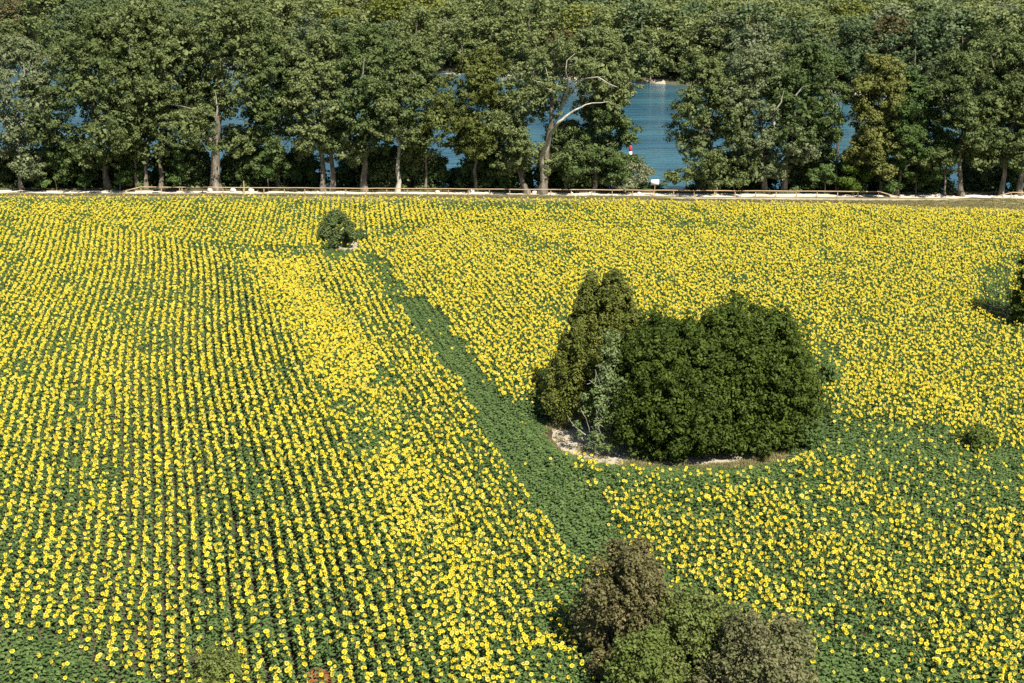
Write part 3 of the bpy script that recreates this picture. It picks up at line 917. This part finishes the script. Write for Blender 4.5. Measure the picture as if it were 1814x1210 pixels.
def big_bush(name, label, base, me, sm, cat='tree'):
    r = tag(obj(name, None, None, base), label, cat)
    tag(obj('crown', me, r), kind='stuff')
    obj('trunk', sm, r)
    return r
big_bush('evergreen_bush', 'large dark green dense bush, taller right half of the clump in the clearing', (18.7, 95.7, 0), dome(6.3, 7.2, 11.0, 'bush', 61, 1150, 60, 0.25, (0.3, 0.8), also=(-3.2, -1.2, dome(4.9, 5.6, 9.4, 'bush', 65, 600, 60, 0.25, (0.3, 0.8)))), stems(1, 5, 9, 6, 'bark_dark', 0.2))
big_bush('evergreen_bush', 'dark green dense bush beside the brown spired conifer, lower half of the clump', (12.6, 94.7, 0), dome(6.3, 7.2, 9.9, 'bush', 62, 1100, 60, 0.25, (0.3, 0.8)), stems(2, 5, 8, 6, 'bark_dark', 0.2))

# conifer with two spires
rs = np.random.RandomState(63)
root = tag(obj('conifer_tree', None, None, (7.6, 99.0, 0)), 'olive-brown conifer with two pointed spires at the edge of the clump', 'tree')
mb = MB()
mt = MB()
for (ox, oy, h, r0, n) in ((0.8, 0, 13.2, 5.0, 430), (-1.0, 0.8, 12.7, 4.0, 330), (-2.0, -0.6, 9.0, 3.6, 240)):
    t = rs.rand(n) ** 1.15
    a = rs.rand(n) * 6.283
    prof = r0 * (1 - t) ** 0.72 * np.clip((t + 0.12) * 4.0, 0, 1) ** 0.5
    q = 0.55 + 0.45 * np.sqrt(rs.rand(n))
    C = np.stack([ox * (1 - 0 * t) + prof * q * np.cos(a), oy + prof * q * np.sin(a), 1.3 + (h - 1.5) * t], 1)
    foliage(mb, C, rs.uniform(0.4, 0.85, n) * (1.05 - 0.6 * t), 85, 0.27, rs, shell=0.3, flat=1.35, up=0.5, aspect=0.45, out_w=0.8)
    foliage(mb, C[::3] * np.array([0.75, 0.75, 0.95]), 0.8 * (1.05 - 0.8 * t[::3]), 22, 0.4, rs, shell=0.1)
    tube(mt, wander((ox * 0.5, oy * 0.5, -0.2), (ox, oy, h - 0.6), rs, 8, 0.02), np.linspace(0.26, 0.03, 8), 7)
tag(obj('crown', mb.mesh('crown', [M['conifer']]), root), kind='stuff')
obj('trunk', mt.mesh('trunk', [M['bark_dark']], True), root)

# climber between conifer and bush, with bare twigs
rs = np.random.RandomState(64)
root = tag(obj('climbing_vine', None, None, (7.2, 90.6, 0)), 'pale green climbing vine with bare twigs between conifer and dark bush', 'plant')
mb, mt = MB(), MB()
n = 90
t = rs.rand(n)
C = np.stack([0.1 + 0.5 * t + rs.normal(size=n) * (0.55 + 0.25 * np.sin(t * 5)), 0.3 + 2.3 * t + rs.normal(size=n) * 0.5, 0.8 + 8.6 * t], 1)
C = C[(t < 0.28) | (t > 0.36) | (rs.rand(n) < 0.4)]
foliage(mb, C, rs.uniform(0.3, 0.7, len(C)), 60, 0.22, rs, shell=0.2)
tag(obj('crown', mb.mesh('crown', [M['climber']]), root), kind='stuff')
for k in range(26):
    z = rs.uniform(0.2, 7.0)
    p0 = np.array([rs.normal() * 0.5, z * 0.25 + 0.2, z])
    tube(mt, wander(p0, p0 + np.array([rs.normal() * 0.9, -0.8 * rs.rand(), rs.uniform(0.4, 2.2)]), rs, 5, 0.12), np.linspace(0.035, 0.012, 5), 4)
tag(obj('twig', mt.mesh('twig', [M['bark_white']], True), root), kind='stuff')

# low shrubs round the clump
def low(name, label, px, py, ytop, hw, mat, seed, nclump=60, per=60, leaf=0.2, clump=(0.35, 0.7), group=None, cat='shrub', bark='bark_dark', zoff=0):
    b = gp(px, py)
    m = mpp(b[1])
    h = max(0.5, at_depth(px, ytop, b[1])[2])
    cm, sm = shrub_mesh(seed, mat, bark, hw * m, hw * m * 0.9, h, nclump, per, leaf, clump, name)
    return shrub(name, label, b, cm, sm, cat, group)
low('low_shrub', 'low green shrub at the foot of the big dark bush, beside bare sand', 1425, 800, 752, 26, 'sapling', 71, 40)
low('low_shrub', 'yellow-green weedy shrub at the foot of the brown conifer', 955, 728, 690, 20, 'scrub_green', 72, 30, clump=(0.3, 0.55))
low('low_shrub', 'small shrub on the sunflower side of the big dark bush', 1462, 702, 640, 22, 'sapling', 73, 36)
low('olive_shrub', 'lone olive-green shrub standing among the sunflowers', 1730, 815, 758, 28, 'scrub_green', 74, 60, leaf=0.2)
low('brown_shrub', 'brownish dry-leaved shrub at the lower end of the green strip', 1108, 1195, 978, 100, 'scrub_brown', 75, 300, 70, 0.15, (0.3, 0.65))
low('green_shrub', 'green shrub between the brown shrub and the grey-brown one', 1222, 1235, 1060, 104, 'scrub_green', 76, 240, 70, 0.15, (0.3, 0.65))
low('grey_shrub', 'grey-brown twiggy shrub beside the green one at the field edge', 1338, 1290, 1105, 114, 'scrub_grey', 77, 330, 70, 0.15, (0.3, 0.6))
low('green_shrub', 'dark green shrub in front of the brown shrub', 1140, 1285, 1130, 78, 'scrub_green', 78, 160, 70, 0.15, (0.3, 0.6))
low('green_shrub', 'small green shrub poking up at the near edge of the rowed sunflowers', 385, 1228, 1165, 66, 'scrub_green', 79, 110, 60, 0.15, (0.25, 0.5))
low('rusty_shrub', 'rusty orange dry shrub at the near edge of the field', 568, 1228, 1193, 34, 'rust', 80, 70, 60, 0.14, (0.25, 0.45))
low('dry_grass_clump', 'pale dry grass clump at the foot of the brown shrub', 1095, 1215, 1188, 20, 'grass', 81, 40, 60, 0.25, (0.2, 0.4), cat='grass')

# small dark conical tree by the sandy patch
def conic(name, label, px, py, ytop, hw, mat, seed, n=170, per=80, leaf=0.26):
    rs = np.random.RandomState(seed)
    b = gp(px, py)
    m = mpp(b[1])
    h = at_depth(px, ytop, b[1])[2]
    t = rs.rand(n)
    a = rs.rand(n) * 6.283
    prof = hw * m * np.sin(math.pi * np.clip(0.22 + 0.76 * t, 0, 1)) ** 0.7
    q = 0.5 + 0.5 * np.sqrt(rs.rand(n))
    C = np.stack([prof * q * np.cos(a), prof * q * np.sin(a), 0.5 + (h - 0.8) * t], 1)
    mb = MB()
    foliage(mb, C, rs.uniform(0.35, 0.75, n), per, leaf, rs, shell=0.3, flat=0.9)
    r = tag(obj(name, None, None, b), label, 'tree')
    tag(obj('crown', mb.mesh('crown', [M[mat]]), r), kind='stuff')
    mb = MB()
    tube(mb, wander((0, 0, -0.2), (0, 0, h * 0.8), rs, 6, 0.02), np.linspace(0.16, 0.03, 6), 7)
    obj('trunk', mb.mesh('trunk', [M['bark_dark']], True), r)
    return r
conic('small_tree', 'small dark rounded tree standing alone in the sunflowers by a sandy patch', 598, 440, 372, 31, 'poplar_dark', 91)
low('low_shrub', 'low green weeds growing round the small dark tree', 573, 443, 420, 14, 'sapling', 92, 24, clump=(0.3, 0.6))
conic('dark_tree', 'dark green tree at the side of the field with shade at its foot', 1842, 590, 395, 54, 'bush', 93, 320, 80)

# ------------------------------------------------------------------ sunflowers
def sunflower_parts(seed, flower=True):
    """arrays for stem, leaves, petals, disc of one plant that looks along -Y; returns dict of MB"""
    rs = np.random.RandomState(seed)
    H = rs.uniform(1.45, 1.7)
    el = R(rs.uniform(4, 50))
    out = {}
    mb = MB()
    nod = np.array([rs.normal() * 0.04, -0.1, H])
    tube(mb, [(0, 0, 0), (rs.normal() * 0.02, 0.01, H * 0.6), nod + (0, 0.07, -0.05), nod], [0.017, 0.014, 0.012, 0.011], 3, cap=False)
    out['stem'] = mb
    mb = MB()
    nl = 9 if flower else 12
    a0 = rs.rand() * 6.28
    for k in range(nl):
        a = a0 + k * 2.4 + rs.normal() * 0.3
        z = H * (0.32 + 0.58 * k / (nl - 1)) if flower else H * (0.35 + 0.6 * k / (nl - 1))
        L = rs.uniform(0.2, 0.3) * (1.0 - 0.35 * (k / nl) ** 2)
        if not flower:
            L *= 1.1
        w = L * rs.uniform(0.36, 0.46)
        up = rs.uniform(-0.1, 0.35)
        dx = np.array([math.cos(a), math.sin(a), 0])
        sx = np.array([-math.sin(a), math.cos(a), 0])
        b = dx * 0.07 + np.array([0, 0, z])
        mid = b + dx * L * 0.45 + np.array([0, 0, L * (up + 0.12)])
        tip = b + dx * L + np.array([0, 0, L * (up - 0.38)])
        V = [b, mid + sx * w - (0, 0, L * 0.1), tip, mid - sx * w - (0, 0, L * 0.1), mid]
        mb.add(V, [(0, 4, 1), (4, 2, 1), (0, 3, 4), (4, 3, 2)], 0, np.full(4, rs.rand()))
    out['leaf'] = mb
    if not flower:
        return out
    nrm = np.array([0, -math.cos(el), math.sin(el)])
    side = np.array([1.0, 0, 0])
    upv = np.cross(nrm, side) * -1
    upv = np.array([0, math.sin(el), math.cos(el)])
    rd, rp = rs.uniform(0.05, 0.064), rs.uniform(0.096, 0.132)
    c = nod
    mb = MB()
    npet = 13
    for k in range(npet):
        a = (k + rs.normal() * 0.12) / npet * 6.283
        e1 = math.cos(a) * side + math.sin(a) * upv
        e2 = -math.sin(a) * side + math.cos(a) * upv
        r1 = rp * rs.uniform(0.85, 1.1)
        f = rs.uniform(0.0, 0.05)
        V = [c + e1 * rd * 0.7 - nrm * 0.005, c + e1 * (r1 * 0.62) + e2 * 0.036 + nrm * f * 0.6, c + e1 * r1 + nrm * f, c + e1 * (r1 * 0.62) - e2 * 0.036 + nrm * f * 0.6]
        mb.add(V, [(0, 3, 2, 1)])
    out['petal'] = mb
    mb = MB()
    ring = [c + (math.cos(q) * side + math.sin(q) * upv) * rd + nrm * 0.012 for q in np.arange(8) / 8 * 6.283]
    mb.add(ring + [c + nrm * 0.03], [(i, (i + 1) % 8, 8) for i in range(8)])
    out['disc'] = mb
    mb = MB()
    ring = [c + (math.cos(q) * side + math.sin(q) * upv) * rd * 1.25 - nrm * 0.012 for q in np.arange(7) / 7 * 6.283]
    mb.add(ring + [c - nrm * 0.05], [(i, 7, (i + 1) % 7) for i in range(7)])
    out['sepal'] = mb
    return out

PM = {'stem': 'stem', 'leaf': 'sun_leaf', 'petal': 'petal', 'disc': 'disc', 'sepal': 'stem'}
def join_parts(parts, name):
    mb = MB()
    keys = list(parts)
    for i, kx in enumerate(keys):
        p = parts[kx]
        base = 0
        for v, f, lv in zip(p.v, p.f, p.lv):
            mb.add(v, f - base, i, lv)
            base += len(v)
    return mb.mesh(name, [M[PM[k]] for k in keys])

NV = 12
flower_parts = [sunflower_parts(1000 + i) for i in range(NV)]
flower_me = [join_parts(p, 'flowering_plant') for p in flower_parts]
green_me = [join_parts(sunflower_parts(1100 + i, False), 'leafy_plant') for i in range(6)]

# where plants stand: rows of the main block and of the headland
TH1, TH2 = math.atan2(280 - 907, 2297.5), math.atan2(660 - 907, 2297.5)
rs = np.random.RandomState(42)
def rows(th, spacing, step, jit):
    d = np.array([math.sin(th), math.cos(th)])
    s = np.array([math.cos(th), -math.sin(th)])
    a = np.arange(-170, 190, spacing)
    b = np.arange(20, 265, step)
    A, B = np.meshgrid(a, b)
    A, B = A.ravel(), B.ravel()
    w = 0.35 * np.sin(B / 23.0 + 0.4) + 0.25 * np.sin(B / 11.0 + A * 0.02)      # drill line wanders a little
    X = (A + w) * s[0] + B * d[0]
    Y = (A + w) * s[1] + B * d[1]
    px, py = proj(X, Y, 1.5)
    k = (px > -130) & (px < 1945) & (py > 338) & (py < 1300)
    return A[k], B[k], X[k], Y[k]
_by = ((-200, 366), (0, 375), (150, 395), (350, 430), (560, 440), (660, 428), (770, 395), (1000, 388), (1200, 402), (1450, 425), (1700, 462), (2000, 475))
back_line = ((-200, 344), (0, 345.5), (450, 346), (900, 350), (1100, 352), (1300, 356.5), (1500, 359), (1650, 367), (1814, 371), (2000, 373))
X_, Y_, A_, blk = [], [], [], []
for b_, th in ((0, TH1), (1, TH2)):
    A, B, X, Y = rows(th, 0.75, 0.2, 0.05)
    px, py = proj(X, Y, 1.5)
    lim = np.interp(px, [q[0] for q in _by], [q[1] for q in _by])
    keep = (py >= lim) if b_ == 0 else (py < lim - 1.5)
    keep &= py > np.interp(px, [q[0] for q in back_line], [q[1] for q in back_line])
    X_.append(X[keep]); Y_.append(Y[keep]); A_.append(A[keep]); blk.append(np.full(keep.sum(), b_))
A, B, X, Y = rows(TH1, 0.75, 0.2, 0.05)
px, py = proj(X, Y, 1.5)
bl = np.interp(py, (455, 560, 690, 880, 1010, 1180), (480, 560, 640, 720, 790, 840))
ed = np.clip(1.15 - np.abs(px - bl + (vnoise(X / 4.0, Y / 7.0, 51) - 0.5) * 70) / 58.0, 0, 1)
ex = (py > 462) & (rs.rand(len(X)) < ed * 0.62)
ex |= pip(px, py, [(905, 1135), (960, 1110), (1015, 1150), (1035, 1195), (960, 1200), (915, 1170)]) & (rs.rand(len(X)) < 0.5)
ex |= (px > 1040) & (py > 640) & (vnoise(X / 1.8, Y / 4.5, 52) > 0.68) & (rs.rand(len(X)) < 0.35)
X_.append(X[ex] + 0.36); Y_.append(Y[ex] + 0.1); A_.append(A[ex]); blk.append(np.zeros(ex.sum()))
X_, Y_, A_, blk = map(np.concatenate, (X_, Y_, A_, blk))
px, py = proj(X_, Y_, 1.5)
n = len(X_)
# how tidy the rows are and how many plants flower, place by place
wide = (px - 280) / (py + 57)
inband = (np.abs(px - np.interp(py, (455, 560, 690, 880, 1010, 1180), (470, 560, 640, 720, 790, 840))) < 60) & (py > 450)
tidy = np.interp(px + (py - 700) * -0.5, [0, 450, 900, 1814], [0.035, 0.05, 0.11, 0.15])
X_ = X_ + rs.normal(size=n) * np.where(inband, 0.2, tidy)
Y_ = Y_ + rs.normal(size=n) * 0.09
nz = vnoise(A_ / 3.0 + 40, Y_ / 9.0, 3) * 0.6 + vnoise(A_ / 1.3 + 9, Y_ / 3.0, 4) * 0.4
nz2 = vnoise(X_ / 14.0 + 40, Y_ / 18.0 + 7, 8)
pf = np.full(n, 0.93)
pf = np.where(nz < 0.33, 0.45, pf)
pf = np.where((nz2 < 0.3) & (nz < 0.5), 0.5, pf)
low_right = pip(px, py, [(1040, 850), (1440, 800), (1500, 730), (1814, 770), (1960, 780), (1960, 1320), (1000, 1320), (1100, 980)])
pf = np.where(low_right, np.where(nz > 0.45, 0.9, 0.36), pf)
near_left = pip(px, py, [(-150, 760), (500, 700), (650, 900), (720, 1320), (-150, 1320)])
pf = np.where(near_left, np.where(nz > 0.33, 0.94, 0.45), pf)
band_line = ((470, 455), (560, 560), (640, 690), (720, 880), (790, 1010), (840, 1180))
bx = np.interp(py, [q[1] for q in band_line], [q[0] for q in band_line])
band = (np.abs(px - bx) < 55) & (py > 455)
pf = np.where(band & (nz > 0.3), 0.98, pf)
right_mid = pip(px, py, [(780, 480), (1960, 380), (1960, 740), (1440, 700), (1440, 560), (1000, 560), (960, 680), (860, 620)])
pf = np.where(right_mid, np.where(nz > 0.28, 0.96, 0.5), pf)
strip_poly = [(690, 520), (745, 522), (790, 560), (815, 600), (848, 650), (905, 700), (962, 748), (1000, 805), (1050, 860), (1088, 920), (1112, 965), (1120, 985), (1070, 1000), (1022, 990), (985, 935), (930, 868), (880, 790), (835, 712), (782, 640), (735, 575)]
zones = [(strip_poly, 0.012), ([(625, 436), (665, 445), (705, 490), (720, 520), (690, 522), (650, 470)], 0.13), ([(905, 690), (985, 700), (985, 770), (1020, 815), (1000, 805), (960, 745)], 0.1),
         ([(1440, 735), (1520, 740), (1580, 765), (1640, 745), (1690, 775), (1720, 815), (1640, 815), (1560, 800), (1500, 800), (1470, 830), (1445, 800)], 0.14),
         ([(1500, 795), (1620, 812), (1740, 818), (1960, 830), (1960, 905), (1814, 905), (1700, 880), (1600, 845), (1520, 835)], 0.3), ([(1745, 790), (1960, 815), (1960, 880), (1760, 850)], 0.1),
         ([(-150, 1105), (90, 1108), (150, 1135), (200, 1180), (300, 1200), (300, 1320), (-150, 1320)], 0.13), ([(930, 1035), (1020, 1020), (1030, 1065), (960, 1065)], 0.06), ([(900, 1150), (1000, 1150), (1060, 1230), (900, 1250)], 0.3),
         ([(1020, 1020), (1060, 1010), (1050, 1210), (1010, 1120)], 0.3), ([(1440, 600), (1500, 620), (1500, 660), (1440, 690)], 0.25), ([(1000, 830), (1450, 820), (1440, 850), (1200, 875), (1080, 868)], 0.3),
         ([(1430, 1050), (1500, 1130), (1560, 1230), (1400, 1230)], 0.12), ([(-150, 340), (560, 340), (560, 357), (200, 358), (-150, 358)], 0.3), ([(560, 340), (1960, 340), (1960, 362), (1400, 362), (900, 352), (800, 370), (560, 360)], 0.45),
         ([(1785, 560), (1960, 570), (1960, 640), (1810, 620)], 0.6), ([(1720, 475), (1790, 475), (1800, 580), (1760, 580)], 0.45), ([(1190, 385), (1340, 395), (1330, 404), (1190, 398)], 0.25),
         ([(760, 355), (1000, 352), (1040, 366), (820, 372)], 0.25), ([(340, 425), (600, 440), (560, 452), (400, 446), (330, 436)], 0.3), ([(640, 405), (760, 385), (770, 400), (670, 425)], 0.35)]
jx = px + (vnoise(X_ / 1.6, Y_ / 3.0, 21) - 0.5) * 26
jy = py + (vnoise(X_ / 1.6 + 50, Y_ / 3.0, 22) - 0.5) * 16
for poly, v in zones:
    pf = np.where(pip(jx, jy, poly), v * (0.6 + 0.8 * nz), pf)
stripm = pip(px, py, strip_poly)
keep = np.ones(n, bool)
ca = np.arctan2(Y_ - CC[1], X_ - CC[0]) % 6.2832
keep &= np.hypot(X_ - CC[0], Y_ - CC[1]) > CR * (0.99 + 0.11 * np.exp(-((ca - R(212)) / 0.45) ** 2) + 0.07 * np.exp(-((ca - R(318)) / 0.35) ** 2) - 0.11 * np.exp(-((ca - R(268)) / 0.42) ** 2))
keep &= ((X_ - SB[0]) / 2.6) ** 2 + ((Y_ - SB[1]) / 3.4) ** 2 > 1
for sx_, sy_, sr_ in ((1108, 1185, 2.2), (1225, 1225, 2.0), (1345, 1275, 2.4), (385, 1225, 1.2), (1730, 815, 1.1), (598, 440, 2.0)):
    q = gp(sx_, sy_)
    keep &= (X_ - q[0]) ** 2 + (Y_ - q[1]) ** 2 > sr_ ** 2
keep &= ~(pip(px, py, [(1720, 475), (1790, 475), (1800, 580), (1760, 580)]) & (rs.rand(n) < 0.45))
keep &= rs.rand(n) > np.where(near_left, 0.16, 0.07)
X_, Y_, px, py, pf, nz, band, stripm, near_left, nz2, low_right = [q[keep] for q in (X_, Y_, px, py, pf, nz, band, stripm, near_left, nz2, low_right)]
n = len(X_)
dcl = np.hypot(X_ - CC[0], Y_ - CC[1])
front = (dcl < CR + 2.3) & (Y_ < CC[1] + 1.5)
weeds = (((X_ - SB[0] + 0.3) / 2.3) ** 2 + ((Y_ - SB[1] + 6.5) / 7.0) ** 2 < 1)
pf = np.where(front, 0.0, np.where(weeds, 0.05, pf))
fl = rs.rand(n) < pf
hs = np.where(fl, 1.0, np.where(stripm | (pf < 0.2), 0.80, 0.88)) * rs.uniform(0.9, 1.1, n) * (0.94 + 0.12 * nz2)
spread = np.where(band, 15, 24)
yaw = R(16) + rs.normal(size=n) * np.radians(spread)
yaw = np.where(rs.rand(n) < 0.09, rs.rand(n) * 6.28, yaw)
rot = np.stack([rs.normal(size=n) * 0.05, rs.normal(size=n) * 0.05, yaw], 1)
rot[~fl, 2] = rs.rand((~fl).sum()) * 6.28
wsc = np.where(fl, 1.08, np.where(stripm | (pf < 0.2), 1.3, 1.15)) * rs.uniform(0.9, 1.12, n)
hs = np.where(front, np.interp(dcl, [CR, CR + 2.3], [0.22, 0.45]), hs)
hs = np.where(weeds & ~fl, np.interp(SB[1] - Y_, [0, 13], [0.2, 0.75]), hs)
hd = rs.uniform(0.8, 1.14, n)
scl = np.stack([wsc * hd, wsc * hd, hs], 1)
idx = np.where(fl, rs.randint(0, NV, n), rs.randint(0, 6, n))
pts = np.stack([X_, Y_, np.zeros(n)], 1)

# the 300 flowering plants that show largest stand as objects of their own
vis = fl & (px > 6) & (px < 1808) & (py < 1196)
for x0, y0, x1, y1 in ((1020, 965, 1460, 1400), (330, 1160, 440, 1400), (530, 1185, 605, 1400)):
    vis &= ~((px > x0) & (px < x1) & (py > y0) & (py < y1))
ids = np.where(vis)[0]
ids = ids[np.argsort(-py[ids])][:300]
solo = np.zeros(n, bool)
solo[ids] = True
part_me = []
for p in flower_parts:
    part_me.append({k: p[k].mesh(k, [M[PM[k]]]) for k in p})
for i in ids:
    r = tag(obj('sunflower', None, None, tuple(pts[i])), ('yellow sunflower in the nearest rows on the rusty shrub side of the scrub' if px[i] < 1060 else 'yellow sunflower in the nearest rows beyond the grey-brown twiggy shrub'), 'sunflower', 'sunflowers in the nearest rows')
    r.rotation_euler = tuple(rot[i])
    r.scale = tuple(scl[i])
    pm = part_me[idx[i]]
    obj('stem', pm['stem'], r)
    tag(obj('foliage', pm['leaf'], r), kind='stuff')
    h = tag(obj('flower_head', pm['petal'], r), kind='stuff')
    obj('seed_disc', pm['disc'], h)
    obj('sepal_cup', pm['sepal'], h)
m_ = fl & ~solo
scatter('sunflower_crop', pts[m_], rot[m_], scl[m_], idx[m_], flower_me, 'yellow flowering sunflower crop filling the field', 'sunflower field')
m_ = ~fl
scatter('leafy_crop', pts[m_], rot[m_], scl[m_], idx[m_], green_me, 'green leafy plants without flowers in the strip and patches', 'crop')

# ------------------------------------------------------------------ grass on the verges
def tuft(seed, h, nb):
    rs = np.random.RandomState(seed)
    mb = MB()
    for k in range(nb):
        a = rs.rand() * 6.28
        b = np.array([rs.normal() * 0.12, rs.normal() * 0.12, 0])
        d = np.array([math.cos(a), math.sin(a), 0])
        s = np.array([-d[1], d[0], 0]) * 0.012
        hh = h * rs.uniform(0.5, 1.2)
        t = b + d * hh * rs.uniform(0.2, 0.6) + (0, 0, hh)
        mid = b + (t - b) * 0.5 + (0, 0, hh * 0.12)
        mb.add([b - s, b + s, mid + s, mid - s, t], [(0, 1, 2, 3)], 0, [rs.rand()])
        mb.add([mid - s, mid + s, t], [(0, 1, 2)], 0, [rs.rand()])
    return mb.mesh('tuft', [M['grass']])
tufts = [tuft(600 + i, 0.26, 26) for i in range(4)]
gpts = []
rs = np.random.RandomState(88)
for x in rs.uniform(-60, 1880, 7000):
    b = np.interp(x, [q[0] for q in back_line], [q[1] for q in back_line])
    top = np.interp(x, [0, 900, 1140, 1200, 1500, 1680, 1814], [345.0, 346.6, 349.5, 354.0, 356.5, 356.0, 353.0])
    gpts.append(gp(x, rs.uniform(top, b + 1.2)))
for x in rs.uniform(-60, 1880, 1300):            # river side of the path
    y = np.interp(x, [0, 1814], [336.5, 345.0]) - rs.rand() * 1.2
    gpts.append(gp(x, y))
for a in np.concatenate([rs.uniform(0, 6.283, 300), R(270) + rs.normal(size=900) * 0.42, rs.uniform(R(180), R(360), 700)]):              # rim of the clearing
    r_ = CR * (rs.uniform(0.84, 1.03) if abs((a % 6.283) - R(212)) > 0.5 or rs.rand() < 0.12 else rs.uniform(1.05, 1.12))
    gpts.append(np.array([CC[0] + r_ * math.cos(a), CC[1] + r_ * math.sin(a), 0]))
gpts = np.array(gpts)
gpts[:, 2] = ground_z(gpts[:, 0], gpts[:, 1])
k = len(gpts)
gs = rs.uniform(0.6, 1.3, k)
scatter('verge_grass', gpts, np.stack([np.zeros(k), np.zeros(k), rs.rand(k) * 6.28], 1), np.stack([gs * 1.2, gs * 1.2, gs], 1), rs.randint(0, 4, k), tufts, 'dry grass along the path and round the clearing', 'grass')
